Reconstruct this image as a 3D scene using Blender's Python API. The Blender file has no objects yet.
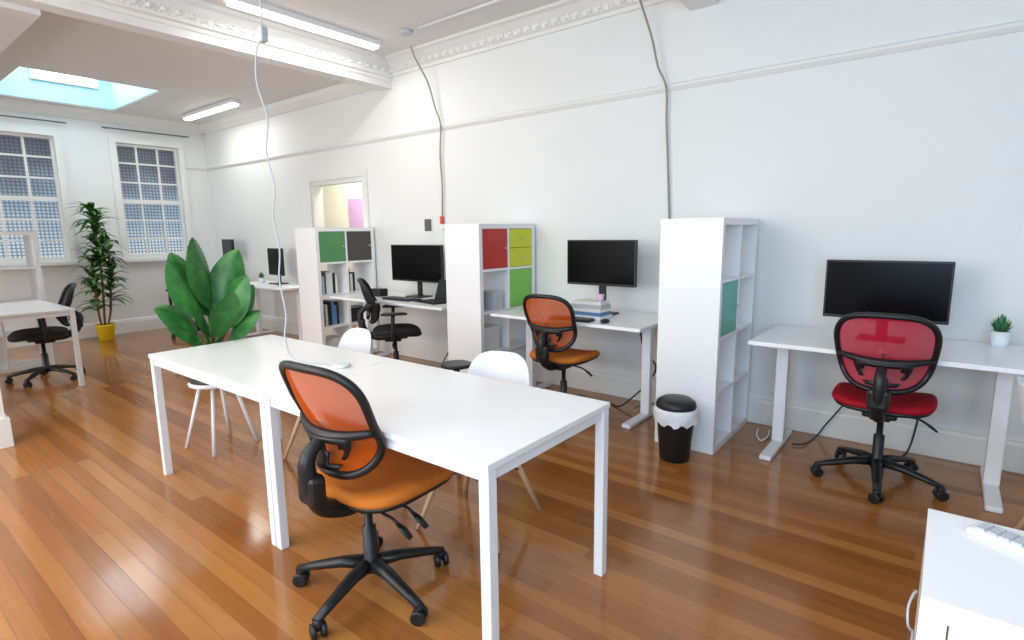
import bpy, bmesh, math, random
from mathutils import Vector, Matrix
random.seed(7)
scn=bpy.context.scene
COL=scn.collection
scn.view_settings.view_transform='Standard'
sin,cos,pi=math.sin,math.cos,math.pi
rad=math.radians

# ---------------------------------------------------------------- materials
def mat(name,col,rough=.5,metal=0,noise=.03,nscale=8,bump=0,coat=0,emit=0,emitcol=None,alpha=1,spec=.5):
    m=bpy.data.materials.new(name);m.use_nodes=True;nt=m.node_tree;b=nt.nodes['Principled BSDF']
    b.inputs['Roughness'].default_value=rough;b.inputs['Metallic'].default_value=metal
    b.inputs['Specular IOR Level'].default_value=spec
    b.inputs['Coat Weight'].default_value=coat
    tc=nt.nodes.new('ShaderNodeTexCoord');n=nt.nodes.new('ShaderNodeTexNoise');n.inputs['Scale'].default_value=nscale;n.inputs['Detail'].default_value=3
    nt.links.new(tc.outputs['Object'],n.inputs['Vector'])
    mx=nt.nodes.new('ShaderNodeMix');mx.data_type='RGBA'
    c=list(col)
    mx.inputs['A'].default_value=(*[max(0,v*(1-noise)) for v in c],1);mx.inputs['B'].default_value=(*[min(1,v*(1+noise)) for v in c],1)
    nt.links.new(n.outputs['Fac'],mx.inputs['Factor']);nt.links.new(mx.outputs['Result'],b.inputs['Base Color'])
    if bump:
        bp=nt.nodes.new('ShaderNodeBump');bp.inputs['Strength'].default_value=bump;bp.inputs['Distance'].default_value=.01
        nt.links.new(n.outputs['Fac'],bp.inputs['Height']);nt.links.new(bp.outputs['Normal'],b.inputs['Normal'])
    if emit:
        b.inputs['Emission Strength'].default_value=emit;b.inputs['Emission Color'].default_value=(*(emitcol or col),1)
    if alpha<1: b.inputs['Alpha'].default_value=alpha
    return m
WALL=mat('wall_paint',(.775,.785,.775),.6,nscale=2,noise=.015)
CEIL=mat('ceiling_paint',(.73,.725,.71),.7,nscale=2,noise=.015)
TRIM=mat('trim_gloss',(.78,.78,.76),.35,noise=.015)
WHITE=mat('white_laminate',(.86,.87,.89),.25,noise=.01)
WMETAL=mat('white_powdercoat',(.82,.83,.86),.35,noise=.01)
BLACK=mat('black_plastic',(.006,.007,.009),.42,noise=.2)
BLACKG=mat('black_gloss_screen',(.002,.002,.003),.2,noise=.1,spec=.15)
BLKFAB=mat('black_fabric',(.008,.009,.012),.8,noise=.3,nscale=60)
CREAM=mat('cream_paint',(.84,.83,.72),.6,noise=.02)
PINK=mat('pink_board',(.58,.36,.60),.6)
PINKCUP=mat('pale_pink',(.80,.50,.68),.6)
ORSEAT=mat('orange_fabric',(.52,.155,.020),.8,noise=.12,nscale=90,bump=.1,spec=.2)
RDSEAT=mat('red_fabric',(.34,.005,.014),.7,noise=.12,nscale=90,bump=.1,spec=.2)
GREEN=mat('green_panel',(.09,.28,.11),.5)
LIME=mat('lime_panel',(.20,.55,.08),.4)
YELL=mat('yellow_green_panel',(.60,.64,.02),.4)
RED=mat('red_panel',(.50,.02,.015),.4)
TEAL=mat('teal_green_panel',(.12,.46,.35),.4)
GREYB=mat('dark_grey_panel',(.065,.06,.055),.6)
POTY=mat('yellow_pot',(.76,.52,.01),.35)
POTD=mat('dark_pot',(.02,.02,.022),.5)
POTW=mat('white_moulded_plastic',(.78,.82,.87),.4)
SOIL=mat('soil',(.05,.03,.02),.9,noise=.4,nscale=60)
WOOD=mat('pale_beech',(.60,.40,.23),.5,noise=.15,nscale=30)
BAG=mat('white_bin_bag',(.8,.82,.85),.4,nscale=30,bump=.6)
CYAN=mat('skylight_paint',(.46,.70,.78),.6)
GREY=mat('grey_plastic',(.10,.10,.11),.5)
LGREY=mat('light_grey_plastic',(.50,.52,.55),.5)
PALE=mat('pale_clear_plastic',(.70,.76,.78),.25)
REDP=mat('red_plastic',(.7,.08,.04),.4)
CORD=mat('braided_cord',(.30,.28,.25),.6)
PAPER=mat('paper',(.8,.8,.78),.7)
BLUEP=mat('blue_cover',(.10,.25,.5),.5)
BROWN=mat('brown_cover',(.2,.09,.04),.5)
TUBE=mat('tube_glow',(1,.98,.95),.4,emit=6,emitcol=(1,.99,.96))

def leafmat(name,c1,c2,rough=.35):
    m=bpy.data.materials.new(name);m.use_nodes=True;nt=m.node_tree;b=nt.nodes['Principled BSDF']
    tc=nt.nodes.new('ShaderNodeTexCoord');w=nt.nodes.new('ShaderNodeTexNoise');w.inputs['Scale'].default_value=12
    r=nt.nodes.new('ShaderNodeValToRGB');r.color_ramp.elements[0].color=(*c1,1);r.color_ramp.elements[1].color=(*c2,1)
    r.color_ramp.elements[0].position=.35;r.color_ramp.elements[1].position=.65
    nt.links.new(tc.outputs['Object'],w.inputs['Vector']);nt.links.new(w.outputs['Fac'],r.inputs['Fac']);nt.links.new(r.outputs['Color'],b.inputs['Base Color'])
    b.inputs['Roughness'].default_value=rough
    return m
LEAF=leafmat('broad_leaf',(.020,.13,.028),(.055,.25,.05),.38)
LEAF2=leafmat('lance_leaf',(.028,.10,.02),(.08,.22,.04),.45)
LEAF3=leafmat('succulent_leaf',(.04,.18,.07),(.10,.30,.12),.5)

def meshmat(name,col,a):
    m=bpy.data.materials.new(name);m.use_nodes=True;nt=m.node_tree;b=nt.nodes['Principled BSDF']
    b.inputs['Base Color'].default_value=(*col,1);b.inputs['Roughness'].default_value=.7;b.inputs['Specular IOR Level'].default_value=.15
    tc=nt.nodes.new('ShaderNodeTexCoord');ch=nt.nodes.new('ShaderNodeTexWave');ch.inputs['Scale'].default_value=60;ch.inputs['Distortion'].default_value=0
    ch.bands_direction='Z'
    mr=nt.nodes.new('ShaderNodeMapRange');mr.inputs['To Min'].default_value=a-.08;mr.inputs['To Max'].default_value=min(1,a+.08)
    nt.links.new(tc.outputs['Object'],ch.inputs['Vector']);nt.links.new(ch.outputs['Fac'],mr.inputs['Value']);nt.links.new(mr.outputs['Result'],b.inputs['Alpha'])
    return m
ORMESH=meshmat('orange_mesh',(.46,.070,.003),.85)
RDMESH=meshmat('red_mesh',(.44,.006,.035),.84)
BKMESH=meshmat('black_mesh',(.015,.017,.02),.9)

def floormat():
    m=bpy.data.materials.new('timber_floor');m.use_nodes=True;nt=m.node_tree;b=nt.nodes['Principled BSDF'];L=nt.links
    tc=nt.nodes.new('ShaderNodeTexCoord')
    br=nt.nodes.new('ShaderNodeTexBrick');br.offset=.37;br.offset_frequency=2
    br.inputs['Scale'].default_value=1;br.inputs['Brick Width'].default_value=3.1;br.inputs['Row Height'].default_value=.075
    br.inputs['Mortar Size'].default_value=.0009;br.inputs['Mortar Smooth'].default_value=.4;br.inputs['Bias'].default_value=0
    br.inputs['Color1'].default_value=(0,0,0,1);br.inputs['Color2'].default_value=(1,1,1,1);br.inputs['Mortar'].default_value=(.5,.5,.5,1)
    L.new(tc.outputs['Object'],br.inputs['Vector'])
    mp=nt.nodes.new('ShaderNodeMapping');mp.inputs['Scale'].default_value=(.7,14,1);L.new(tc.outputs['Object'],mp.inputs['Vector'])
    n=nt.nodes.new('ShaderNodeTexNoise');n.inputs['Scale'].default_value=2.5;n.inputs['Detail'].default_value=6;L.new(mp.outputs['Vector'],n.inputs['Vector'])
    sp=nt.nodes.new('ShaderNodeSeparateColor');L.new(br.outputs['Color'],sp.inputs['Color'])
    ma=nt.nodes.new('ShaderNodeMath');ma.operation='MULTIPLY_ADD';ma.inputs[1].default_value=.56;L.new(sp.outputs['Red'],ma.inputs[0])
    mb=nt.nodes.new('ShaderNodeMath');mb.operation='MULTIPLY';mb.inputs[1].default_value=.46;L.new(n.outputs['Fac'],mb.inputs[0]);L.new(mb.outputs[0],ma.inputs[2])
    r=nt.nodes.new('ShaderNodeValToRGB');cr=r.color_ramp
    cr.elements[0].position=.12;cr.elements[0].color=(.215,.073,.017,1);cr.elements[1].position=.88;cr.elements[1].color=(.43,.19,.052,1)
    e=cr.elements.new(.5);e.color=(.325,.124,.029,1)
    L.new(ma.outputs[0],r.inputs['Fac'])
    mx=nt.nodes.new('ShaderNodeMix');mx.data_type='RGBA';mx.inputs['B'].default_value=(.14,.045,.012,1)
    L.new(br.outputs['Fac'],mx.inputs['Factor']);L.new(r.outputs['Color'],mx.inputs['A']);L.new(mx.outputs['Result'],b.inputs['Base Color'])
    b.inputs['Roughness'].default_value=.15;b.inputs['Specular IOR Level'].default_value=.55
    n2=nt.nodes.new('ShaderNodeTexNoise');n2.inputs['Scale'].default_value=5;L.new(tc.outputs['Object'],n2.inputs['Vector'])
    bp=nt.nodes.new('ShaderNodeBump');bp.inputs['Strength'].default_value=.09;bp.inputs['Distance'].default_value=.02;L.new(n2.outputs['Fac'],bp.inputs['Height'])
    bp2=nt.nodes.new('ShaderNodeBump');bp2.inputs['Strength'].default_value=.2;bp2.inputs['Distance'].default_value=.002;bp2.invert=True
    L.new(br.outputs['Fac'],bp2.inputs['Height']);L.new(bp.outputs['Normal'],bp2.inputs['Normal']);L.new(bp2.outputs['Normal'],b.inputs['Normal'])
    return m
FLOOR=floormat()

def screenmat():
    m=bpy.data.materials.new('perforated_screen_glow');m.use_nodes=True;nt=m.node_tree;L=nt.links
    b=nt.nodes['Principled BSDF'];tc=nt.nodes.new('ShaderNodeTexCoord');s=nt.nodes.new('ShaderNodeSeparateXYZ');L.new(tc.outputs['Object'],s.inputs[0])
    def M(op,a,bv=None):
        n=nt.nodes.new('ShaderNodeMath');n.operation=op
        if isinstance(a,(int,float)): n.inputs[0].default_value=a
        else: L.new(a,n.inputs[0])
        if bv is not None:
            if isinstance(bv,(int,float)): n.inputs[1].default_value=bv
            else: L.new(bv,n.inputs[1])
        return n.outputs[0]
    fy=M('SUBTRACT',M('FRACT',M('MULTIPLY',s.outputs['Y'],22)),.5);fz=M('SUBTRACT',M('FRACT',M('MULTIPLY',s.outputs['Z'],22)),.5)
    d=M('ADD',M('MULTIPLY',fy,fy),M('MULTIPLY',fz,fz));dot=M('LESS_THAN',d,.12)
    mr=nt.nodes.new('ShaderNodeMapRange');mr.inputs['From Min'].default_value=1.1;mr.inputs['From Max'].default_value=2.6;L.new(s.outputs['Z'],mr.inputs['Value'])
    nz=nt.nodes.new('ShaderNodeTexNoise');nz.inputs['Scale'].default_value=1.6;L.new(tc.outputs['Object'],nz.inputs['Vector'])
    ad=M('ADD',mr.outputs['Result'],M('MULTIPLY',M('SUBTRACT',nz.outputs['Fac'],.5),1.0))
    r=nt.nodes.new('ShaderNodeValToRGB');r.color_ramp.elements[0].color=(.80,.92,.98,1);r.color_ramp.elements[1].color=(.14,.155,.18,1)
    e=r.color_ramp.elements.new(.45);e.color=(.45,.60,.72,1)
    L.new(ad,r.inputs['Fac'])
    mx=nt.nodes.new('ShaderNodeMix');mx.data_type='RGBA';mx.blend_type='MULTIPLY'
    mx.inputs['B'].default_value=(.32,.35,.40,1)
    inv=M('SUBTRACT',1.0,dot);L.new(inv,mx.inputs['Factor']);L.new(r.outputs['Color'],mx.inputs['A'])
    L.new(mx.outputs['Result'],b.inputs['Emission Color']);b.inputs['Emission Strength'].default_value=.8  # daylight outside is put into the screen as emission
    b.inputs['Base Color'].default_value=(.08,.08,.1,1)
    return m
SCREEN=screenmat()

# ---------------------------------------------------------------- geometry helpers
def finish(ob,parent=None,smooth=False):
    COL.objects.link(ob)
    if parent: ob.parent=parent
    if smooth:
        for p in ob.data.polygons: p.use_smooth=True
    return ob
def newmesh(name,bm,mats,parent=None,smooth=False):
    me=bpy.data.meshes.new(name);bm.to_mesh(me);bm.free()
    for m in (mats if isinstance(mats,(list,tuple)) else [mats]): me.materials.append(m)
    return finish(bpy.data.objects.new(name,me),parent,smooth)
def bmbox(bm,mn,mx,mi=0):
    vs=[bm.verts.new((x,y,z)) for x in (mn[0],mx[0]) for y in (mn[1],mx[1]) for z in (mn[2],mx[2])]
    for f in ((0,1,3,2),(4,6,7,5),(0,4,5,1),(2,3,7,6),(0,2,6,4),(1,5,7,3)):
        fc=bm.faces.new([vs[i] for i in f]);fc.material_index=mi
    return vs
def boxes(name,lst,mats,parent=None,bevel=0):
    bm=bmesh.new()
    for b in lst: bmbox(bm,b[0],b[1],b[2] if len(b)>2 else 0)
    ob=newmesh(name,bm,mats,parent)
    if bevel:
        md=ob.modifiers.new('b','BEVEL');md.width=bevel;md.segments=2;md.limit_method='ANGLE'
    return ob
def box(name,c,s,m,parent=None,bevel=.003):
    mn=[c[i]-s[i]/2 for i in range(3)];mx=[c[i]+s[i]/2 for i in range(3)]
    return boxes(name,[(mn,mx)],m,parent,bevel)
def bmtube(bm,pts,r,seg=10,closed=False,flat=1,mi=0,cap=True):
    pts=[Vector(p) for p in pts];n=len(pts);rs=r if isinstance(r,(list,tuple)) else [r]*n
    T=[]
    for i in range(n):
        a=pts[(i-1)%n] if (closed or i>0) else pts[i];b=pts[(i+1)%n] if (closed or i<n-1) else pts[i]
        T.append((b-a).normalized())
    up=Vector((0,0,1)) if abs(T[0].z)<.9 else Vector((0,1,0))
    N=(up-T[0]*up.dot(T[0])).normalized();rings=[]
    for i in range(n):
        N=(N-T[i]*N.dot(T[i])).normalized();B=T[i].cross(N)
        rings.append([bm.verts.new(pts[i]+(N*cos(2*pi*k/seg)*flat+B*sin(2*pi*k/seg))*rs[i]) for k in range(seg)])
    for i in range(n if closed else n-1):
        A=rings[i];Bq=rings[(i+1)%n]
        off=0
        if closed and i==n-1:
            off=min(range(seg),key=lambda o:(A[0].co-Bq[o].co).length)
        for k in range(seg):
            f=bm.faces.new((A[k],A[(k+1)%seg],Bq[(k+1+off)%seg],Bq[(k+off)%seg]));f.material_index=mi;f.smooth=True
    if not closed and cap:
        bm.faces.new(rings[0][::-1]).material_index=mi;bm.faces.new(rings[-1]).material_index=mi
def tube(name,pts,r,m,parent=None,seg=10,closed=False,flat=1):
    bm=bmesh.new();bmtube(bm,pts,r,seg,closed,flat);return newmesh(name,bm,m,parent)
def spline(pts,n=8):
    P=[Vector(p) for p in pts];P=[P[0]*2-P[1]]+P+[P[-1]*2-P[-2]];o=[]
    for i in range(1,len(P)-2):
        for k in range(n):
            t=k/n;a,b,c,d=P[i-1],P[i],P[i+1],P[i+2]
            o.append(.5*((2*b)+(c-a)*t+(2*a-5*b+4*c-d)*t*t+(3*b-a-3*c+d)*t**3))
    o.append(P[-2]);return o
def bmlathe(bm,prof,c=(0,0,0),seg=28,mi=0):
    rings=[[bm.verts.new((c[0]+r*cos(2*pi*k/seg),c[1]+r*sin(2*pi*k/seg),c[2]+z)) for k in range(seg)] for r,z in prof]
    for a,b in zip(rings,rings[1:]):
        for k in range(seg):
            f=bm.faces.new((a[k],a[(k+1)%seg],b[(k+1)%seg],b[k]));f.material_index=mi;f.smooth=True
    bm.faces.new(rings[0][::-1]).material_index=mi;bm.faces.new(rings[-1]).material_index=mi
def lathe(name,prof,m,parent=None,c=(0,0,0),seg=28):
    bm=bmesh.new();bmlathe(bm,prof,c,seg);return newmesh(name,bm,m,parent)
def thing(name,label,cat,loc=(0,0,0),rot=0,group=None):
    e=bpy.data.objects.new(name,None);e.empty_display_size=.1;COL.objects.link(e);e.location=loc;e.rotation_euler=(0,0,rot)
    e['label']=label;e['category']=cat
    if group:e['group']=group
    return e
def tag(o,label,cat,group=None,loc=None,rot=None):
    o['label']=label;o['category']=cat
    if group:o['group']=group
    if loc:o.location=loc
    if rot is not None:o.rotation_euler=(0,0,rot)
    return o
def dup(root,loc,rot,label=None):
    n=root.copy();COL.objects.link(n);n.location=loc;n.rotation_euler=(0,0,rot)
    if label:n['label']=label
    def rec(a,b):
        for c in list(a.children):
            if c in done: continue
            d=c.copy();COL.objects.link(d);d.parent=b;done.add(d);rec(c,d)
    done=set();rec(root,n);return n
def struct(o): o['kind']='structure';return o

# ---------------------------------------------------------------- room shell
FX=-9.5;CZ=3.25;CB=3.12;LY=-6.2;RX=3.0
struct(boxes('floor',[((FX-.2,LY-.2,-.1),(RX+.2,1.2,0))],FLOOR))
# long wall with doorway
DX0,DX1,DZ=-6.62,-5.5,2.08
struct(boxes('wall_right',[((FX-.2,0,0),(DX0,.14,CZ)),((DX1,0,0),(RX,.14,CZ)),((DX0,0,DZ),(DX1,.14,CZ))],WALL))
W=[(-1.25,-.42),(-2.88,-1.94)];WZ0,WZ1=1.10,2.74
ys=[0]+[v for a,b in W for v in (b,a)]+[LY]
bl=[]
for i in range(0,len(ys),2): bl.append(((FX-.2,ys[i+1],0),(FX,ys[i],CZ)))
for a,b in W: bl+= [((FX-.2,a,0),(FX,b,WZ0)),((FX-.2,a,WZ1),(FX,b,CZ))]
struct(boxes('wall_far',bl,WALL))
# wall behind camera side, with broad window openings for daylight
ops=[(-8.6,-5.8),(-4.6,-1.8),(-.8,2.2)]
bl=[];px=FX
for a,b in ops:
    bl+=[((px,LY-.2,0),(a,LY,CZ)),((a,LY-.2,0),(b,LY,.9)),((a,LY-.2,2.8),(b,LY,CZ))];px=b
bl.append(((px,LY-.2,0),(RX,LY,CZ)))
struct(boxes('wall_left',bl,WALL))
struct(boxes('wall_near',[((RX,LY-.2,0),(RX+.15,.14,CZ))],WALL))
struct(boxes('wall_left_pier',[((-5.25,LY,0),(-4.97,-3.49,2.95)),((-5.27,LY,0),(-4.95,-3.47,.2))],TRIM))
# ceiling with skylight well over the far bay
SX0,SX1,SY0,SY1=-9.2,-7.55,-2.60,-1.3
struct(boxes('ceiling',[((-5.15,LY,CZ),(RX,.14,CZ+.1)),((FX-.2,SY1,CB),(-5.15,.14,CB+.1)),((SX1,LY,CB),(-5.15,SY1,CB+.1)),((FX-.2,LY,CB),(SX1,SY0,CB+.1)),((FX-.2,SY0,CB),(SX0,SY1,CB+.1))],CEIL))
WT=3.90
struct(boxes('trim_1',[((SX0-.03,SY0,CB+.1),(SX0,SY1,WT)),((SX1,SY0,CB+.1),(SX1+.03,SY1,WT)),((SX0,SY1,CB+.1),(SX1,SY1+.03,WT)),((SX0,SY0-.03,CB+.1),(SX1,SY0,WT)),
   ((SX0-.03,SY0-.03,WT),(SX1+.03,-2.45,WT+.03)),((SX0-.03,-1.5,WT),(SX1+.03,SY1+.03,WT+.03)),
   ((SX0+.001,SY1-.012,CB+.012),(SX1,SY1-.001,WT)),((SX0+.001,SY0+.001,CB+.012),(SX0+.012,SY1,WT))],CYAN))
SKYG=mat('skylight_glass',(.9,.97,1),.3,emit=4.5,emitcol=(.90,.96,1))
struct(boxes('window_3',[((SX0,-2.45,WT+.01),(SX1,-1.5,WT+.03),0),((SX0,-1.99,WT-.03),(SX1,-1.95,WT+.009),1),((-8.55,-2.45,WT-.028),(-8.5,-1.5,WT+.008),1),((-8.0,-2.45,WT-.028),(-7.95,-1.5,WT+.008),1)],[SKYG,TRIM]))  # unseen glowing top glass, added for its glare on the floor
gz0,gz1=3.41,3.72;gx=SX0+.012
struct(boxes('window_4',[((gx+.002,-2.12,gz0),(gx+.01,-1.50,gz1),0),((gx+.002,-2.17,gz0-.04),(gx+.03,-1.46,gz0),1),((gx+.002,-2.17,gz1),(gx+.03,-1.46,gz1+.04),1),
  ((gx+.002,-2.17,gz0),(gx+.03,-2.12,gz1),1),((gx+.002,-1.50,gz0),(gx+.03,-1.46,gz1),1),((gx+.011,-1.83,gz0),(gx+.03,-1.79,gz1),1)],[SKYG,TRIM]))
# adjoining room beyond doorway
struct(boxes('wall_adjoining',[((-8.6,1.05,0),(-4.6,1.15,2.9)),((-8.6,.14,0),(-8.5,1.05,2.9)),((-4.7,.14,0),(-4.6,1.05,2.9)),((-8.6,.14,2.9),(-4.6,1.15,3.0))],CREAM))
e1=.002
struct(boxes('door_1',[((DX0,0,0),(DX0+.05,.14,DZ-.05)),((DX1-.05,0,0),(DX1,.14,DZ-.05)),((DX0,0,DZ-.05),(DX1,.14,DZ)),
   ((DX0-.07,-.02,0),(DX0+.01,-e1,DZ)),((DX1-.01,-.02,0),(DX1+.07,-e1,DZ)),((DX0-.07,-.02,DZ+.001),(DX1+.07,-e1,DZ+.08))],TRIM))
pb=box('pin_board',(-6.80,1.03,1.70),(.92,.02,.46),PINK);tag(pb,"lilac pinboard hung on the cream wall of the next room","pinboard")
# baseboards
def prof_run(name,prof,axis,a,b,wallpos,sgn,m):
    bm=bmesh.new();R=[]
    for t in (a,b):
        R.append([bm.verts.new((t,wallpos+sgn*o,z) if axis=='x' else (wallpos+sgn*o,t,z)) for o,z in prof])
    n=len(prof)
    for i in range(n): bm.faces.new((R[0][i],R[0][(i+1)%n],R[1][(i+1)%n],R[1][i]))
    bm.faces.new(R[0]);bm.faces.new(R[1][::-1]);bmesh.ops.recalc_face_normals(bm,faces=bm.faces)
    return struct(newmesh(name,bm,m))
BP=[(0,0),(.025,0),(.025,.16),(.018,.175),(.018,.19),(.006,.205),(0,.205)]
prof_run('baseboard_right',BP,'x',DX1+.07,RX,0,-1,TRIM)
prof_run('baseboard_right.001',BP,'x',FX,DX0-.07,0,-1,TRIM)
prof_run('baseboard_far',BP,'y',LY,0,FX,1,TRIM)
prof_run('baseboard_left',BP,'x',FX,RX,LY,1,TRIM)
# picture rails
RP=[(0,2.44),(.010,2.44),(.028,2.465),(.028,2.482),(.010,2.495),(0,2.495)]
prof_run('trim_2',RP,'x',FX,RX,0,-1,TRIM)
prof_run('trim_3',RP,'y',-.34,0,FX,1,TRIM)
# cornice with low-relief ornament
def cornice(name,axis,a,b,wallpos,sgn,z0,out,step=.10):
    h=CZ-z0
    P=[(0,z0),(.02,z0),(.025,z0+.03),(.05,z0+.04),(.06,z0+h*.5),(out*.7,z0+h*.75),(out*.75,z0+h*.8),(out,z0+h*.85),(out,CZ),(0,CZ)]
    bm=bmesh.new();R=[]
    for t in (a,b): R.append([bm.verts.new((t,wallpos+sgn*o,z) if axis=='x' else (wallpos+sgn*o,t,z)) for o,z in P])
    n=len(P)
    for i in range(n): bm.faces.new((R[0][i],R[0][(i+1)%n],R[1][(i+1)%n],R[1][i]))
    bm.faces.new(R[0]);bm.faces.new(R[1][::-1])
    t=a+step/2
    while t<b:
        c=(t,wallpos+sgn*.055,z0+h*.42) if axis=='x' else (wallpos+sgn*.055,t,z0+h*.42)
        for dt,s,dz in ((0,.026,0),(-.03,.016,.02),(.03,.016,.02),(.0,.014,.038),(-.028,.012,-.022),(.028,.012,-.022)):
            cc=Vector(c)+(Vector((dt,0,dz)) if axis=='x' else Vector((0,dt,dz)))
            bmesh.ops.create_icosphere(bm,subdivisions=1,radius=s,matrix=Matrix.Translation(cc))
        t+=step
    bmesh.ops.recalc_face_normals(bm,faces=bm.faces)
    return struct(newmesh(name,bm,TRIM))
cornice('trim_5','x',-4.88,-1.62,0,-1,3.08,.15)
cornice('trim_6','x',-1.42,RX,0,-1,3.08,.15)
CP=[(0,CB-.12),(.03,CB-.12),(.1,CB-.05),(.12,CB),(0,CB)]
prof_run('trim_7',CP,'x',FX,-5.12,0,-1,TRIM)
prof_run('trim_8',CP,'y',LY,0,FX,1,TRIM)
# beams
struct(boxes('trim_9',[((-5.08,LY,2.965),(-4.92,0,CZ))],TRIM))
cornice('trim_10','y',LY,0,-4.93,1,3.03,.10)
struct(boxes('trim_11',[((-1.62,LY,2.97),(-1.42,0,CZ))],TRIM))
struct(boxes('trim_12',[((FX,-3.3,2.93),(-5.08,-2.96,CB))],TRIM))
struct(boxes('trim_4',[((-5.16,LY,CB),(-5.08,.0,CZ))],TRIM))
# windows
def window(name,y0,y1):
    x=FX;B=[]
    fr=.075
    B+=[((x+.001,y0-fr,WZ0-.02),(x+.03,y0+.005,WZ1)),((x+.001,y1-.005,WZ0-.02),(x+.03,y1+fr,WZ1)),((x+.001,y0-fr,WZ1+.001),(x+.03,y1+fr,WZ1+fr)),
        ((x+.001,y0-fr-.03,WZ0-.06),(x+.09,y1+fr+.03,WZ0-.021))]
    xs=x-.09;s=.035
    B+=[((xs,y0+.001,WZ0),(xs+.05,y0+s,WZ1)),((xs,y1-s,WZ0),(xs+.05,y1-.001,WZ1)),((xs+.002,y0+s,WZ0),(xs+.05,y1-s,WZ0+.05)),((xs+.002,y0+s,WZ1-s),(xs+.05,y1-s,WZ1-.001)),
        ((xs+.002,y0+s,(WZ0+WZ1)/2-.03),(xs+.055,y1-s,(WZ0+WZ1)/2+.03))]
    for k in (1,2):
        yy=y0+(y1-y0)*k/3;B.append(((xs+.01,yy-.013,WZ0+.05),(xs+.04,yy+.013,WZ1-s)))
    mid=(WZ0+WZ1)/2
    for zz in (WZ0+(mid-WZ0)/3,WZ0+(mid-WZ0)*2/3,mid+(WZ1-mid)/3,mid+(WZ1-mid)*2/3):
        B.append(((xs+.012,y0+s,zz-.013),(xs+.038,y1-s,zz+.013)))
    B.append(((x-.19,y0-.02,WZ0-.02),(x-.18,y1+.02,WZ1+.02),1))
    return struct(boxes(name,B,[TRIM,SCREEN]))
window('window_1',*W[0]);window('window_2',*W[1])
def rod(y0,y1):
    c=thing('curtain_rod',"thin dark curtain rod fixed above a sash window","curtain rod",(FX,(y0+y1)/2,2.92),0,"curtain rods above the windows")
    h=(y1-y0)/2
    tube('pole',[(.07,-h,0),(.07,h,0)],.009,GREY,c,8)
    for s in (-1,1): tube('bracket',[(.001,s*(h-.06),0),(.07,s*(h-.06),0)],.007,GREY,c,6)
rod(-1.40,-.27);rod(-3.05,-1.80)

# ---------------------------------------------------------------- furniture
def table(loc,L=1.296,Wd=.75,H=.74,name='table',label="white rectangular table with square steel legs",cat="table",group="white tables pushed end to end"):
    t=thing(name,label,cat,loc,0,group)
    box('tabletop',(L/2,Wd/2,H-.011),(L,Wd,.022),WHITE,t,.002)
    boxes('apron',[((.045,.012,H-.062),(L-.045,.03,H-.022)),((.045,Wd-.03,H-.062),(L-.045,Wd-.012,H-.022)),((.012,.045,H-.062),(.03,Wd-.045,H-.022)),((L-.03,.045,H-.062),(L-.012,Wd-.045,H-.022))],WMETAL,t)
    for x in (.003,L-.043):
        for y in (.005,Wd-.045): boxes('leg',[((x,y,0),(x+.040,y+.040,H-.022))],WMETAL,t,.003)
    return t
t1=table((-2.302,-3.035,0));dup(t1,(-3.60,-3.035,0),0)
table((-7.65,-3.42,0),1.22,.74,.75,'desk',"white straight-legged desk with a black chair tucked under it","desk","white desks")

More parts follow.
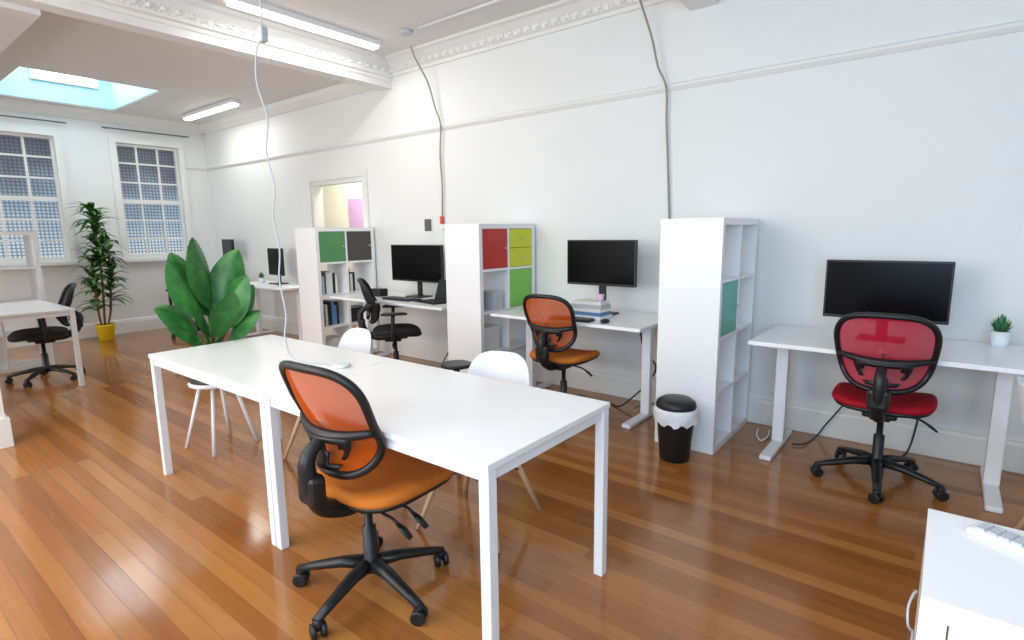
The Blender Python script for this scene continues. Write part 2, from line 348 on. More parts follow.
def superel(th,e): 
    c,s=cos(th),sin(th);return (math.copysign(abs(c)**e,c),math.copysign(abs(s)**e,s))
def office_chair(label,loc,face,base,seatm,meshm,arms=False,group=None,bz=0,bw=1.0,br=1.0,boff=(0,0),levers=1):
    def backpt(u,v):
        vv=.5+.5*v;w=.225*bw*(.82+.22*vv)
        z=.575+bz+.405*vv
        y=-.225-.09*vv+.085*u*u*(1-.3*vv)+.03*math.exp(-((vv-.28)/.2)**2)
        return Vector((u*w,y,z))
    c=thing('office_chair',label,"office chair",loc,rad(face),group)
    BO=Vector((boff[0],boff[1],0))
    for k in range(5):
        a=rad(base+72*k-face);d=Vector((cos(a),sin(a),0))
        tube('base_leg',[BO+d*.03*br+Vector((0,0,.115)),BO+d*.12*br+Vector((0,0,.11)),BO+d*.24*br+Vector((0,0,.085)),BO+d*.31*br+Vector((0,0,.068))],[.034,.028,.022,.018],BLACK,c,8,flat=.75)
        bm=bmesh.new();p=BO+d*.30*br;tn=Vector((-d.y,d.x,0)).normalized();tn=(Matrix.Rotation(rad(35+50*k),3,'Z')@tn)
        for s in (-1,1):
            q=p+tn*.018*s+Vector((0,0,.028))
            bmtube(bm,[q-tn*.010,q-tn*.008,q+tn*.008,q+tn*.010],[.022,.028,.028,.022],14)
        bmtube(bm,[p+Vector((0,0,.03)),p+Vector((0,0,.062)),p+Vector((0,0,.075))],[.014,.020,.010],8)
        newmesh('caster',bm,BLACK,c)
    S=.04
    lathe('gas_column',[(.038,.085),(.036,.13),(.027,.14),(.027,.27),(.016,.275),(.016,.385+S)],BLACK,c,BO)
    boxes('mechanism',[((-.08,-.16,.365+S),(.08,.12,.405+S)),((-.05,-.1,.335+S),(.05,.06,.366+S))],BLACK,c,.012)
    # seat cushion: flat top with a waterfall front
    def cushion(name,m,prof):
        bm=bmesh.new();rings=[];n=40
        for sc,z in prof:
            ring=[]
            for i in range(n):
                x,y=superel(2*pi*i/n,.58);dz=-.030*max(0,y)**4*(1 if z>.42 else .6)*sc**3+.012*abs(x)**3*(sc>.5)
                ring.append(bm.verts.new((x*.24*sc,y*.235*sc+.02,z+dz+S)))
            rings.append(ring)
        for a,b in zip(rings,rings[1:]):
            for k in range(n): bm.faces.new((a[k],a[(k+1)%n],b[(k+1)%n],b[k]))
        bm.faces.new(rings[0][::-1]);bm.faces.new(rings[-1])
        return newmesh(name,bm,m,c,True)
    cushion('seat_pan',BLACK,[(.80,.392),(.93,.402),(.975,.420),(.9,.422)])
    cushion('seat',seatm,[(.9,.420),(.985,.424),(1,.434),(.985,.448),(.95,.457),(.85,.460),(.5,.454),(.2,.452)])
    # back frame and mesh
    N=48;ol=[];EX=.62
    for i in range(N):
        x,y=superel(2*pi*i/N,EX);ol.append(backpt(x,y))
    tube('backrest_frame',ol,.0155,BLACK,c,10,True)
    bm=bmesh.new();rings=[];n=44
    for r in (.02,.2,.4,.6,.8,1):
        rings.append([bm.verts.new(backpt(*[q*r for q in superel(2*pi*i/n,EX)])) for i in range(n)])
    for a,b in zip(rings,rings[1:]):
        for k in range(n): bm.faces.new((a[k],a[(k+1)%n],b[(k+1)%n],b[k]))
    bm.faces.new(rings[0]);newmesh('backrest_mesh',bm,meshm,c,True)
    band=[backpt(u,-.12-.12*(1-u*u))+Vector((0,-.012,0)) for u in [i/8-1 for i in range(17)]]
    tube('lumbar_band',band,[.014+.011*(1-abs(2*i/(len(band)-1)-1)) for i in range(len(band))],BLACK,c,8)
    # lower support plate behind the mesh: shallow curved shell with two cut-outs
    bm=bmesh.new();rows=[]
    for j in range(7):
        v=-.22-.62*j/6;hw=.62-.30*(j/6)**2;rows.append([bm.verts.new(backpt(hw*q,v)+Vector((0,-.022-.01*(1-q*q),0))) for q in [i/6-1 for i in range(13)]])
    for a,b in zip(rows,rows[1:]):
        for k in range(12): bm.faces.new((a[k],a[k+1],b[k+1],b[k]))
    bm.faces.ensure_lookup_table();dele=[]
    for fc in bm.faces:
        ce=fc.calc_center_median();u_=ce.x;z_=(ce.z-(.575+bz))/.405
        if .025<abs(u_)<.085*bw and .14<z_<.32: dele.append(fc)
    bmesh.ops.delete(bm,geom=dele,context='FACES')
    o=newmesh('support_plate',bm,BLACK,c,True);md=o.modifiers.new('s','SOLIDIFY');md.thickness=.01
    B0=backpt(0,-.3)
    tube('back_support',spline([(0,B0.y-.025,B0.z),(0,-.315,.66+bz),(0,-.31,.56),(0,-.27,.47),(0,-.18,.425),(0,-.10,.42)],5),
         [.020+.014*min(1,i/10) for i in range(26)],BLACK,c,10,flat=1)
    box('adjuster',(0,-.305,.55),(.10,.06,.11),BLACK,c,.02)
    for s,yy,zz in ((1,-.02,.375+S),(1,-.10,.37+S))[:levers]:
        bm=bmesh.new()
        bmtube(bm,[(.06*s,yy,zz),(.17*s,yy,zz-.015),(.20*s,yy,zz-.03)],.006,6)
        bmtube(bm,[(.19*s,yy,zz-.025),(.22*s,yy+.005,zz-.045),(.25*s,yy+.01,zz-.07)],[.009,.017,.012],8,flat=.5)
        newmesh('lever',bm,BLACK,c)
    if arms:
        for s in (-1,1):
            bm=bmesh.new()
            bmtube(bm,spline([(.10*s,-.02,.395+S),(.26*s,-.02,.40+S),(.29*s,-.02,.46+S),(.29*s,-.01,.67)],4),.018,8)
            bmtube(bm,[(.29*s,-.12,.675),(.29*s,-.09,.68),(.29*s,.09,.68),(.29*s,.12,.675)],[.02,.036,.034,.02],10,flat=.45)
            newmesh('armrest',bm,BLACK,c)
    return c
office_chair("black swivel chair with orange seat and mesh at the long table",(-1.67,-2.91,0),3,-4,ORSEAT,ORMESH,br=1.0,bw=.95,boff=(-.045,-.035),levers=2)
office_chair("black swivel chair with red seat and mesh at a white desk",(-.215,-.62,0),0,-12,RDSEAT,RDMESH)
office_chair("black swivel chair with orange mesh facing a desk beside tall shelf",(-2.25,-.70,0),3,20,ORSEAT,ORMESH,bz=-.02,bw=.92)
office_chair("all-black swivel office chair with armrests at desk between the shelves",(-4.17,-.74,0),-40,10,BLKFAB,BKMESH,True)
office_chair("all-black swivel office chair with armrests pushed under a white desk",(-7.02,-2.84,0),172,30,BLKFAB,BKMESH,True,bz=-.04)
office_chair("all-black swivel office chair by the desk near the windows",(-8.25,-.90,0),60,30,BLKFAB,BKMESH,True,bz=-.04)

# shell chairs
def shell_chair(loc,face,label):
    c=thing('shell_chair',label,"chair",loc,rad(face),"white shell chairs")
    pr=[(.235,.415,.17),(.20,.438,.205),(.10,.440,.22),(0,.430,.228),(-.10,.428,.23),(-.165,.445,.22),(-.205,.50,.21),(-.230,.58,.20),(-.248,.66,.19),(-.260,.72,.178),(-.268,.765,.155),(-.272,.790,.12),(-.274,.802,.07)]
    bm=bmesh.new();G=[];nu=14
    for i,(y,z,w) in enumerate(pr):
        bk=max(0,min(1,(i-4)/3));row=[]
        for k in range(nu+1):
            u=2*k/nu-1
            row.append(bm.verts.new((u*w,y+.075*bk*(u*w/.21)**2,z+(1-bk)*.05*abs(u)**3+.02*bk*(1-bk)*4*u*u)))
        G.append(row)
    for a,b in zip(G,G[1:]):
        for k in range(nu): bm.faces.new((a[k],a[k+1],b[k+1],b[k]))
    o=newmesh('seat_shell',bm,POTW,c,True)
    md=o.modifiers.new('s','SOLIDIFY');md.thickness=.006;md=o.modifiers.new('ss','SUBSURF');md.levels=1;md.render_levels=1
    for sx in (-1,1):
        for sy in (-1,1):
            a=Vector((.10*sx,.09*sy,.405));b=Vector((.225*sx,.215*sy,.0));tube('leg',[a,a.lerp(b,.5),b],[.015,.0145,.010],WOOD,c,10)
    bm=bmesh.new()
    def lp(sx,sy,t): return Vector((.10*sx,.09*sy,.405)).lerp(Vector((.225*sx,.215*sy,0)),t)
    for a,b in (((-1,-1),(1,-1)),((1,-1),(1,1)),((1,1),(-1,1)),((-1,1),(-1,-1))):
        bmtube(bm,[lp(*a,.42),lp(*b,.1)],.0045,6);bmtube(bm,[lp(*b,.42),lp(*a,.1)],.0045,6)
    bmtube(bm,[(-.1,0,.41),(.1,0,.41)],.006,6);bmtube(bm,[(0,-.1,.41),(0,.1,.41)],.006,6)
    newmesh('wire_brace',bm,BLACK,c);return c
s1=shell_chair((-1.72,-2.28,0),190,"white moulded shell chair with wooden dowel legs")
dup(s1,(-2.98,-2.27,0),rad(176))
dup(s1,(.535,-1.24,0),rad(-90),"white moulded shell chair beside the end of a desk")

# tall shelf units
def shelf_unit(label,xr,y1,cols,rows,depth=.39,group="tall white cube shelf units"):
    Wd=.04*2+cols*.335+(cols-1)*.02;H=.04*2+rows*.335+(rows-1)*.02
    c=thing('shelf_unit',label,"shelf unit",(xr,y1,0),0,group)
    B=[((-depth,-Wd,0),(0,-Wd+.04,H)),((-depth,-.04,0),(0,0,H)),((-depth,-Wd+.04,0),(0,-.04,.04)),((-depth,-Wd+.04,H-.04),(0,-.04,H))]
    for k in range(1,cols): yy=-Wd+.04+k*.355-.02;B.append(((-depth+.002,yy,.04),(-.002,yy+.02,H-.04)))
    for k in range(1,rows): zz=.04+k*.355-.02;B.append(((-depth+.003,-Wd+.04,zz),(-.003,-.04,zz+.02)))
    boxes('body',B,WHITE,c);return c,Wd,H
def cell(c,Wd,H,col,row,depth=.39):
    y0=-Wd+.04+col*.355;z1=H-.04-row*.355;return y0,z1-.335
def insert(c,Wd,H,col,row,m,kind='door'):
    y0,z0=cell(c,Wd,H,col,row)
    if kind=='door':
        d=boxes('door',[((-.022,y0+.003,z0+.003),(-.004,y0+.332,z0+.332))],m,c,.002)
        k=lathe('knob',[(.004,0),(.005,.008),(.010,.012),(.010,.018),(.005,.021)],LGREY,d);k.rotation_euler=(0,pi/2,0);k.location=(-.004,y0+.3,z0+.17)
    else:
        for j in (0,1):
            zz=z0+.003+j*.166
            d=boxes('drawer',[((-.36,y0+.004,zz),(-.004,y0+.331,zz+.162))],m,c,.002)
            k=lathe('knob',[(.004,0),(.005,.008),(.010,.012),(.010,.018),(.005,.021)],LGREY,d);k.rotation_euler=(0,pi/2,0);k.location=(-.004,y0+.168,zz+.08)
b3,Wd,H=shelf_unit("tall white cube shelf with one teal insert beside the bin",-1.065,-.03,2,4)
insert(b3,Wd,H,0,1,TEAL)
b2,_,_=shelf_unit("tall white cube shelf with red, yellow and green inserts",-3.0,-.03,2,4)
insert(b2,Wd,H,0,0,RED);insert(b2,Wd,H,1,0,YELL,'drawer');insert(b2,Wd,H,1,1,LIME)
b1,_,_=shelf_unit("tall white cube shelf, green and grey inserts, by doorway",-5.33,-.03,2,4)
insert(b1,Wd,H,0,0,GREEN);insert(b1,Wd,H,1,0,GREYB)
b4,_,_=shelf_unit("tall white cube shelf standing behind a desk with black chair",-7.75,-2.62,2,4)
# low unit near the camera (opening faces -y)
c5,W5,H5=shelf_unit("low white cube shelf unit with doors, carrying a remote control",0.015,-2.655,2,2,group="low cube shelf")
for cc in (0,1):
    for rr in (0,1): insert(c5,W5,H5,cc,rr,WHITE)
c5.rotation_euler=(0,0,rad(-90));c5.location=(.015+W5,-2.655-.39,0)
# books
bookcols=[BLACK,GREY,BROWN,PAPER,BLUEP,BLACK,PAPER]
def book(loc,th,h,d,m,label,group,lean=0):
    o=boxes('book',[((-d,0,0),(0,th,h),0),((-d+.004,.003,h-.0005),(-.008,th-.003,h+.0005),1)],[m,PAPER]);tag(o,label,"book",group,loc);o.rotation_euler=(lean,0,0)
    return o
def row_books(unit,col,row,n,seed):
    random.seed(seed);y0,z0=cell(None,Wd,H,col,row);L=unit.location;y=y0+.01
    for i in range(n):
        th=random.uniform(.015,.035);h=random.uniform(.2,.28);m=random.choice(bookcols)
        if y+th>y0+.32:break
        book((L.x-.08,L.y+y,z0+.001),th,h,.19,m,"upright book or folder in a white cube shelf","books on the shelf unit")
        y+=th+.001
row_books(b1,0,1,9,3);row_books(b1,1,1,4,5);row_books(b1,0,2,8,6);row_books(b2,0,1,3,8)
def carton(loc,s,m,label,name='storage_box'):
    c=thing(name,label,"box",loc)
    box('body',(0,0,s[2]*.42),(s[0],s[1],s[2]*.84),m,c,.003);box('lid',(0,0,s[2]*.9),(s[0]+.008,s[1]+.008,s[2]*.2),m,c,.003)
    return c
def cellpos(unit,col,row):
    y0,z0=cell(None,Wd,H,col,row);L=unit.location;return (L.x-.19,L.y+y0+.168,z0+.001)
p=cellpos(b2,0,1);carton((p[0]+.06,p[1]+.06,p[2]),(.2,.14,.15),LGREY,"pale grey storage box in the cube shelf")
p=cellpos(b1,1,2);carton(p,(.22,.24,.16),BLACK,"black storage box in the cube shelf")
p=cellpos(b1,0,3);carton(p,(.24,.24,.2),PAPER,"white storage box in the bottom cube")
p=cellpos(b2,0,2);carton(p,(.24,.24,.2),PAPER,"white storage box in the lower cube")

# standing desks
def desk(label,x0,x1,y0,y1,H=.75,lx=.12,group="white desks"):
    c=thing('desk',label,"desk",((x0+x1)/2,(y0+y1)/2,0),0,group)
    w=(x1-x0);d=y1-y0
    box('desktop',(0,0,H-.0125),(w,d,.025),WHITE,c,.004)
    for s in (-1,1):
        x=s*(w/2-lx)
        boxes('leg',[((x-.035,.01,.03),(x+.035,.07,H-.05))],WMETAL,c,.006)
        boxes('foot',[((x-.035,-d/2+.06,0),(x+.035,d/2-.05,.03))],WMETAL,c,.008)
        boxes('support_arm',[((x-.025,-d/2+.1,H-.05),(x+.025,d/2-.1,H-.025))],WMETAL,c,.003)
    boxes('crossbar',[((-w/2+lx+.035,.02,H-.09),(w/2-lx-.035,.06,H-.05))],WMETAL,c,.003)
    return c
desk("white sit-stand desk with monitor and small potted plant",-.90,.41,-.76,-.06)
desk("white sit-stand desk with monitor and papers between shelf units",-2.93,-1.60,-.76,-.04)
desk("white desk with black monitor beside shelf with coloured inserts",-5.2,-3.5,-.76,-.06)
desk("white desk beside the doorway with a small plant",-7.8,-6.45,-.62,-.06)
desk("white desk in the corner beneath the window",-9.4,-8.3,-.72,-.06)

def monitor(label,loc,w,h,zc,rot=0,stand=True):
    c=thing('monitor',label,"monitor",loc,rad(rot));H=zc
    boxes('housing',[((-w/2,-.018,H-h/2),(w/2,.02,H+h/2))],BLACK,c,.005)
    boxes('screen',[((-w/2+.01,-.0195,H-h/2+.018),(w/2-.01,-.0175,H+h/2-.01))],BLACKG,c)
    boxes('stand_neck',[((-.03,.022,.008),(.03,.045,H))],BLACK,c,.004)
    boxes('stand_base',[((-.12,-.07,0),(.12,.10,.012))],BLACK,c,.004)
    return c
monitor("wide black monitor switched off on desk with the red chair",(-.275,-.30,.75),.62,.35,.295)
monitor("black monitor switched off on the desk with papers",(-2.16,-.30,.75),.61,.36,.41)
monitor("black monitor switched off on the desk between shelves",(-4.33,-.28,.75),.76,.38,.35)
monitor("small black monitor on a corner desk",(-8.62,-.20,.75),.46,.26,.47,-8)
monitor("small black monitor turned side-on beside a little plant",(-7.12,-.28,.75),.40,.36,.30,-4)

# bin
b=thing('waste_bin',"black round waste bin lined with a white bag","bin",(-1.24,-.99,0))
lathe('body',[(.085,0),(.09,.005),(.115,.30),(.118,.33)],BLACK,b)
bm=bmesh.new();n=40;rg=[]
for r,z in ((.117,.335),(.128,.338),(.132,.31),(.135,.275),(.131,.245)):
    rg.append([bm.verts.new(((r+.006*sin(k*5.3+z*60)*(z<.33))*cos(2*pi*k/n),(r+.006*sin(k*5.3+z*60)*(z<.33))*sin(2*pi*k/n),z+.012*sin(k*1.7)*(z<.26))) for k in range(n)])
for a,c in zip(rg,rg[1:]):
    for k in range(n): bm.faces.new((a[k],a[(k+1)%n],c[(k+1)%n],c[k]))
newmesh('bin_bag',bm,BAG,b,True)
lathe('lid',[(.12,.335),(.122,.35),(.115,.372),(.09,.39),(.05,.397),(.01,.399)],BLACK,b)
# stool + plant
PX,PY=-3.80,-2.59
st=thing('stool',"white round stool carrying a large leafy plant","stool",(PX,PY,0))
lathe('seat',[(.15,.43),(.165,.435),(.168,.45),(.16,.46)],WMETAL,st)
for k in range(4):
    a=rad(45+90*k+8);tube('leg',[(.10*cos(a),.10*sin(a),.43),(.22*cos(a),.22*sin(a),0)],.013,WMETAL,st)
st2=thing('stool',"small black round-topped stool by the long table","stool",(-2.38,-1.74,0))
lathe('seat',[(.08,.575),(.098,.58),(.10,.595),(.09,.60)],BLACK,st2)
lathe('stem',[(.02,.02),(.02,.575)],BLACK,st2);lathe('base',[(.16,0),(.16,.012),(.03,.03)],BLACK,st2)
def addleaf(bm,p,az,e0,bend,L,Wm,fold=.25,sharp=.75,twist=0,nseg=10,nw=4,pw=.75,vein=0):
    p=Vector(p);el=e0;rows=[]
    side=Vector((-sin(az),cos(az),0))
    for i in range(nseg+1):
        t=i/nseg;d=Vector((cos(az)*cos(el),sin(az)*cos(el),sin(el)))
        sd=Matrix.Rotation(twist,3,d)@side;nm=sd.cross(d)
        w=Wm*max(.02,sin(pi*min(1,t**sharp)))**pw
        rows.append([bm.verts.new(p+sd*w*q-nm*(-abs(q))*w*fold+nm*vein*(i%2)*abs(q)) for q in [2*k/nw-1 for k in range(nw+1)]])
        p=p+d*L/nseg;el-=bend/nseg
    for a,b in zip(rows,rows[1:]):
        for k in range(nw):
            f=bm.faces.new((a[k],a[k+1],b[k+1],b[k]));f.smooth=True
pl=thing('potted_plant',"large broad-leaved green plant in dark pot on white stool","potted plant",(PX,PY,.461))
lathe('pot',[(.155,0),(.16,.014),(.10,.016),(.11,.02),(.13,.2),(.135,.23),(.12,.23),(.115,.2)],POTD,pl)
lathe('soil',[(.116,.19),(.116,.205)],SOIL,pl)
bm=bmesh.new();bs=bmesh.new()
# base point (offset from pot), azimuth, elevation, bend, length, halfwidth, twist
leaves=[((.0,.01,.48),-70,87,.25,.47,.115,-1.35),((.02,-.07,.42),-95,80,.40,.41,.105,-1.3),((.0,.08,.43),85,82,.35,.45,.112,1.2),
 ((.05,.06,.33),60,79,.5,.40,.11,1.0),((.06,-.03,.30),-60,77,.5,.40,.11,-1.0),((.0,-.09,.31),-95,66,.85,.31,.092,-1.0),
 ((.0,.11,.34),90,72,.7,.34,.098,1.0),((.06,-.08,.26),-80,58,.95,.26,.088,-.6),((-.06,.02,.42),170,84,.25,.42,.11,.5),
 ((.08,.08,.26),60,66,.8,.28,.092,.6),((-.04,.10,.42),100,78,.5,.40,.10,1.1),((.09,.0,.30),5,76,.7,.38,.105,.1),((-.03,-.05,.45),-120,82,.35,.42,.105,-.9)]
for (bx,by,bz_),az,eb,bd,L,w,tw in leaves:
    bmtube(bs,[(bx*.3,by*.2,.2),(bx*.7,by*.7,.2+(bz_-.2)*.6),(bx,by,bz_)],.008,6)
    addleaf(bm,(bx,by,bz_),rad(az),rad(eb),bd,L,w,.30,.90,tw,30,6,.62,.005)
newmesh('foliage',bm,LEAF,pl);newmesh('stem',bs,LEAF2,pl)
pd=thing('potted_plant',"tall slender dragon tree in yellow pot by the windows","potted plant",(-9.10,-1.75,0))
lathe('pot',[(.085,0),(.09,.01),(.112,.19),(.118,.22),(.105,.22),(.10,.19)],POTY,pd)
lathe('soil',[(.102,.18),(.102,.195)],SOIL,pd)
bs=bmesh.new();bm=bmesh.new();random.seed(5)
canes=[((0,0,.19),(.03,.03,1.0),(.02,.01,1.80)),((.02,.03,.19),(.0,.1,.50),(.02,.16,1.40)),((-.02,-.03,.19),(.02,-.06,.40),(.0,-.06,1.1))]
for cn in canes:
    bmtube(bs,spline(cn,5),.014,7)
    top=Vector(cn[2]);mid=Vector(cn[1])
    n=105 if cn is canes[0] else 70
    for i in range(n):
        t=random.random();base=mid.lerp(top,t);az=random.uniform(0,2*pi)
        addleaf(bm,base,az,rad(random.uniform(20,70)),random.uniform(1.1,2.2),random.uniform(.22,.34),.036,.2,.6,0,7,2)
newmesh('trunk',bs,BROWN,pd);newmesh('foliage',bm,LEAF2,pd)
def succulent(loc,label,r,h,m,n,Lf,wf,name='potted_plant'):
    s=thing(name,label,"potted plant",loc)
    lathe('pot',[(r*.8,0),(r*.85,.003),(r,h),(r*.9,h),(r*.85,h-.01)],POTW,s);lathe('soil',[(r*.86,h-.02),(r*.86,h-.008)],SOIL,s)
    bm=bmesh.new()
    for i in range(n): addleaf(bm,(0,0,h-.01),i*2.4,rad(35+50*i/n),-.3,Lf*(.7+.4*i/n),wf,.5,.5,0,6,2)
    newmesh('foliage',bm,m,s);return s
succulent((.265,-.14,.75),"small spiky succulent in a white pot on the desk",.046,.085,LEAF3,22,.10,.014)
succulent((-7.50,-.3,.75),"tiny green plant in a white pot on the far desk",.04,.07,LEAF3,16,.09,.014)

# desk clutter
def keyboard(loc,rot,m,km,w,d,label,nx=14,ny=5,name='keyboard',h=.018):
    k=thing(name,label,name.replace('_',' '),loc,rad(rot))
    boxes('case',[((-w/2,-d/2,0),(w/2,d/2,h))],m,k,.006)
    B=[];cw=(w-.02)/nx;ch=(d-.02)/ny
    for i in range(nx):
        for j in range(ny): B.append(((-w/2+.01+i*cw+.002,-d/2+.01+j*ch+.002,h),(-w/2+.01+(i+1)*cw-.002,-d/2+.01+(j+1)*ch-.002,h+.004)))
    o=boxes('keys',B,km,k);o['kind']='stuff';return k
keyboard((-2.19,-.685,.75),2,BLACK,GREY,.34,.11,"black keyboard on the desk by the papers")
keyboard((-4.30,-.55,.75),0,BLACK,GREY,.40,.14,"black keyboard on the desk between shelves")
keyboard((.205,-2.765,H5),-27,WHITE,LGREY,.25,.065,"slim white remote with small grey buttons on low shelf unit",11,3,'remote_control',.014)
random.seed(3)
z=.75
for i,(m,s) in enumerate([(PAPER,(.28,.18)),(BLUEP,(.26,.17)),(PAPER,(.27,.18)),(LGREY,(.26,.16)),(PAPER,(.25,.15))]):
    o=box('book',(0,0,.013),(s[0],s[1],.025),m,None,.002);tag(o,"book lying flat in a stack on the desk","book","book stack on the desk",(-2.14,-.49,z),rad(random.uniform(-6,6)));z+=.0265
cp=tag(lathe('cup',[(.025,0),(.03,.05),(.027,.05),(.024,.01)],PINKCUP),"small pink cup standing on the book stack","cup",None,(-2.06,-.48,z))
def mouse(loc):
    bm=bmesh.new();bmesh.ops.create_uvsphere(bm,u_segments=16,v_segments=8,radius=1,matrix=Matrix.Translation((0,0,.012))@Matrix.Diagonal((.03,.05,.018,1)))
    for v in bm.verts: v.co.z=max(0,v.co.z)
    return tag(newmesh('computer_mouse',bm,BLACK,None,True),"black computer mouse on a white desk","computer mouse","computer mice",loc)
mouse((-1.92,-.66,.75));mouse((-4.02,-.56,.75))
sp=box('speaker',(0,0,.06),(.09,.08,.12),BLACK,None,.008);tag(sp,"black desktop speaker beside the monitor","speaker",None,(-3.84,-.20,.75))
lt=thing('laptop',"black laptop open on the desk between shelves","laptop",(-3.84,-.52,.75),rad(-12))
boxes('base',[((-.15,-.10,0),(.15,.10,.018))],BLACK,lt,.004)
o=boxes('lid',[((-.15,-.004,0),(.15,.004,.20))],BLACK,lt,.003);o.location=(0,.10,.015);o.rotation_euler=(rad(-18),0,0)
gl=box('storage_box',(0,0,.04),(.16,.11,.08),BLACK,None,.006);tag(gl,"black box on the desk below the monitor","box",None,(-4.75,-.45,.75))
# picture
pc=thing('wall_picture',"small dark photograph pinned on the wall","picture",(-4.43,-.004,1.48))
box('frame',(0,0,0),(.13,.004,.17),PAPER,pc,0);box('print',(0,-.0025,.012),(.106,.001,.128),GREY,pc,0)
# hub on table
tag(lathe('table_hub',[(.040,0),(.045,.003),(.043,.012),(.034,.015)],PALE,None),"small flat pale hub lying on the long table","cable hub",None,(-2.40,-2.56,.741))
# cords
def cord(name,pts,r,m,label,cat="cable",smooth=6,parts=None):
    c=thing(name,label,cat,pts[0]);o=Vector(pts[0]);q=[Vector(p)-o for p in pts]
    tube('wire',spline(q,smooth),r,m,c,6)
    return c,o
hc,o=cord('hanging_cable',[(-2.70,-2.68,CZ),(-2.69,-2.69,2.8),(-2.70,-2.68,2.40),(-2.73,-2.70,2.30),(-2.735,-2.71,2.15),(-2.70,-2.69,1.98),(-2.715,-2.70,1.82),(-2.70,-2.68,1.65),(-2.72,-2.69,1.5),(-2.70,-2.68,1.34),(-2.725,-2.68,1.18),(-2.705,-2.67,1.0),(-2.735,-2.67,.87),(-2.72,-2.64,.757),(-2.58,-2.60,.748),(-2.44,-2.56,.75)],.0045,LGREY,"white power cable hanging from the ceiling to the table",smooth=8)
box('plug_socket',Vector((-2.70,-2.68,2.37))-o,(.04,.035,.07),LGREY,hc,.006)
wc,o=cord('wall_cable',[(-4.38,-.2,3.24),(-4.34,-.18,3.12),(-4.26,-.10,2.9),(-4.21,-.06,2.66),(-4.16,-.04,2.486),(-4.19,-.03,2.2),(-4.175,-.03,1.9),(-4.20,-.02,1.50)],.008,CORD,"braided grey cable running down the wall to a red plug")
box('plug',Vector((-4.20,-.025,1.54))-o,(.035,.03,.08),REDP,wc,.006);box('socket',Vector((-4.20,-.02,1.47))-o,(.06,.03,.05),WHITE,wc,.004)
cord('wall_cable',[(-1.98,-.2,3.24),(-1.94,-.18,3.09),(-1.87,-.10,2.82),(-1.83,-.07,2.62),(-1.77,-.045,2.46),(-1.765,-.03,2.2),(-1.74,-.025,1.8),(-1.72,-.02,1.3),(-1.72,-.02,.3)],.008,CORD,"braided grey cable running down the wall behind tall shelf")
cord('power_cable',[(-1.82,-.3,.70),(-1.80,-.25,.5),(-1.72,-.2,.36),(-1.78,-.2,.22),(-1.9,-.25,.08),(-1.98,-.3,.012),(-2.1,-.25,.012)],.007,BLACK,"black cable dangling below the desk")
cord('power_cable',[(-1.86,-.2,.70),(-1.78,-.2,.45),(-1.82,-.15,.25),(-1.75,-.2,.10),(-1.85,-.3,.02)],.005,BLACK,"black cable dangling below the desk")
cord('power_cable',[(-.36,-.2,.012),(-.30,-.3,.012),(-.22,-.22,.012),(-.1,-.1,.012),(-.05,-.06,.3)],.006,BLACK,"black cable on the floor beneath the desk")
cord('power_cable',[(-.70,-.34,.012),(-.64,-.30,.012),(-.60,-.1,.012),(-.55,-.06,.1),(-.46,-.05,.25)],.005,BLACK,"black cable trailing along the skirting board")
cord('power_cable',[(-.95,-.18,.012),(-.93,-.30,.012),(-.88,-.40,.012),(-.86,-.30,.012),(-.88,-.16,.012)],.006,WMETAL,"white cable coiled on the floor beside the desk foot")
cord('power_cable',[(.009,-2.90,.695),(.004,-2.93,.70),(-.001,-2.96,.69),(.001,-2.975,.665),(.006,-2.96,.645),(.010,-2.93,.62),(.008,-2.93,.56),(.002,-2.96,.48),(-.006,-2.98,.2),(-.02,-2.97,.01)],.0022,LGREY,"thin white cable looping beside the low shelf unit")
cord('power_cable',[(-3.9,-.3,.70),(-3.85,-.25,.4),(-3.95,-.2,.25),(-4.1,-.2,.03)],.006,BLACK,"black cable hanging beneath the desk")
cord('power_cable',[(-3.75,-.3,.70),(-3.80,-.25,.45),(-3.70,-.2,.30),(-3.75,-.2,.03)],.006,BLACK,"black cable hanging beneath the desk")

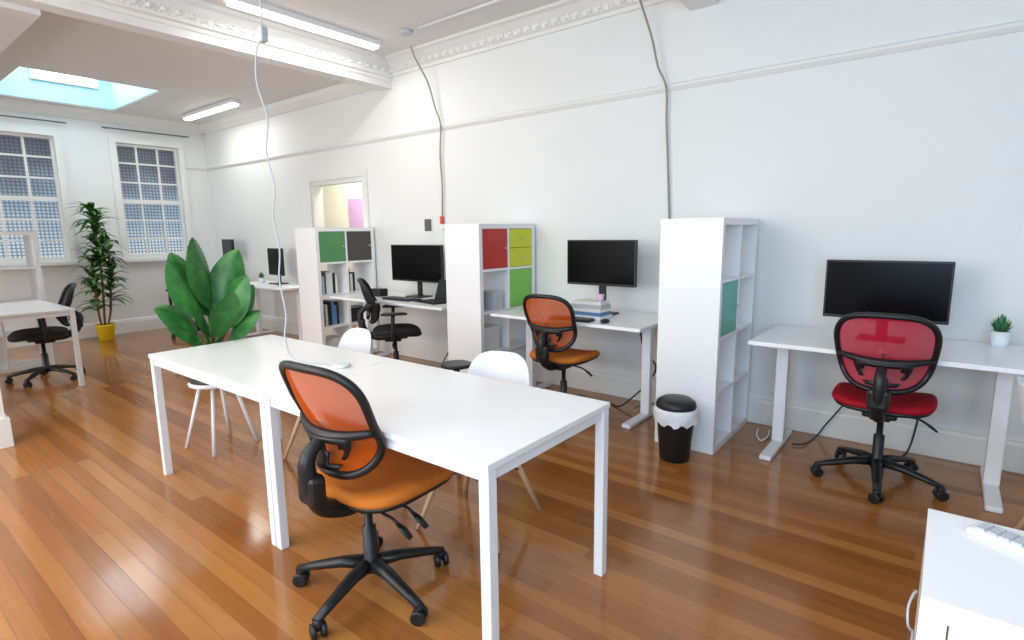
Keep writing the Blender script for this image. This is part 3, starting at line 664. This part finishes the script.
# ceiling lights
def lamp(loc,rot,L,label="long fluorescent batten light on the ceiling"):
    c=thing('ceiling_light',label,"ceiling light",loc,rad(rot),"fluorescent batten lights")
    box('housing',(0,0,-.025),(L,.12,.05),WMETAL,c,.006)
    boxes('diffuser',[((-L/2+.02,-.045,-.075),(L/2-.02,.045,-.051))],TUBE,c,.012)
    return c
lamp((-4.55,-1.2,CZ),90,1.45);lamp((-8.05,-.54,CB),0,1.5);lamp((-4.4,-4.6,CZ),90,1.45);lamp((-.6,-4.6,CZ),0,1.45);lamp((-3.0,-4.9,CZ),0,1.45)  # last three battens are unseen, added to brighten the room
tag(tube('ceiling_conduit',[(-3.95,-.5,CZ-.012),(-2.6,-.5,CZ-.012),(-1.7,-.5,CZ-.012)],.012,WMETAL),"thin white conduit fixed along the ceiling","conduit")
tag(lathe('smoke_detector',[(.05,-.035),(.055,-.03),(.06,0)],LGREY),"small round detector fixed on the ceiling","smoke detector",None,(-4.1,-.5,CZ))

# ---------------------------------------------------------------- lighting
w=bpy.data.worlds.new('w');scn.world=w;w.use_nodes=True;nt=w.node_tree
bg=nt.nodes['Background'];bg.inputs['Color'].default_value=(.80,.90,1,1);bg.inputs['Strength'].default_value=1.0
def area(name,loc,rot,sx,sy,e,col):
    l=bpy.data.lights.new(name,'AREA');l.shape='RECTANGLE';l.size=sx;l.size_y=sy;l.energy=e;l.color=col
    o=bpy.data.objects.new(name,l);COL.objects.link(o);o.location=loc;o.rotation_euler=rot;return o
for i,(a,b2_) in enumerate(ops):
    area('daylight',((a+b2_)/2,LY-.25,1.85),(rad(90),0,0),b2_-a,1.9,[72,112,128][i],[(1,.965,.915),(1,.965,.915),(.50,.75,1)][i])
for x,y in ((-3.0,-4.9),(-.6,-4.6),(-4.4,-4.6)):
    area('batten_glow',(x,y,CZ-.09),(0,0,0),1.3,.15,21,(1,.94,.86))  # extra light under the added, unseen battens
area('batten_glow',(-4.55,-1.2,CZ-.09),(0,0,rad(90)),1.3,.1,12,(1,.98,.95))
area('batten_glow',(-8.05,-.54,CB-.09),(0,0,0),1.3,.1,11,(1,.98,.95))
area('adjoining_lamp',(-6.4,.6,2.85),(0,0,0),.6,.3,42,(1,.98,.92))
area('skylight_glow',((SX0+SX1)/2,-1.97,WT-.04),(0,0,0),1.4,.8,8,(.90,.96,1))

# ---------------------------------------------------------------- camera
f,yaw,pitch,roll,D,h=552.0151,.6678,.1596,-.0128,4.1864,1.417
fw=Vector((-sin(yaw)*cos(pitch),cos(yaw)*cos(pitch),-sin(pitch)));r=Vector((cos(yaw),sin(yaw),0));u=r.cross(fw)
R=r*cos(roll)+u*sin(roll);U=-r*sin(roll)+u*cos(roll)
cam=bpy.data.cameras.new('camera');cam.sensor_width=36;cam.lens=f/1024*36
co=bpy.data.objects.new('camera',cam);COL.objects.link(co)
M=Matrix((R,U,-fw)).transposed().to_4x4();M.translation=Vector((0,-D,h));co.matrix_world=M
scn.camera=co
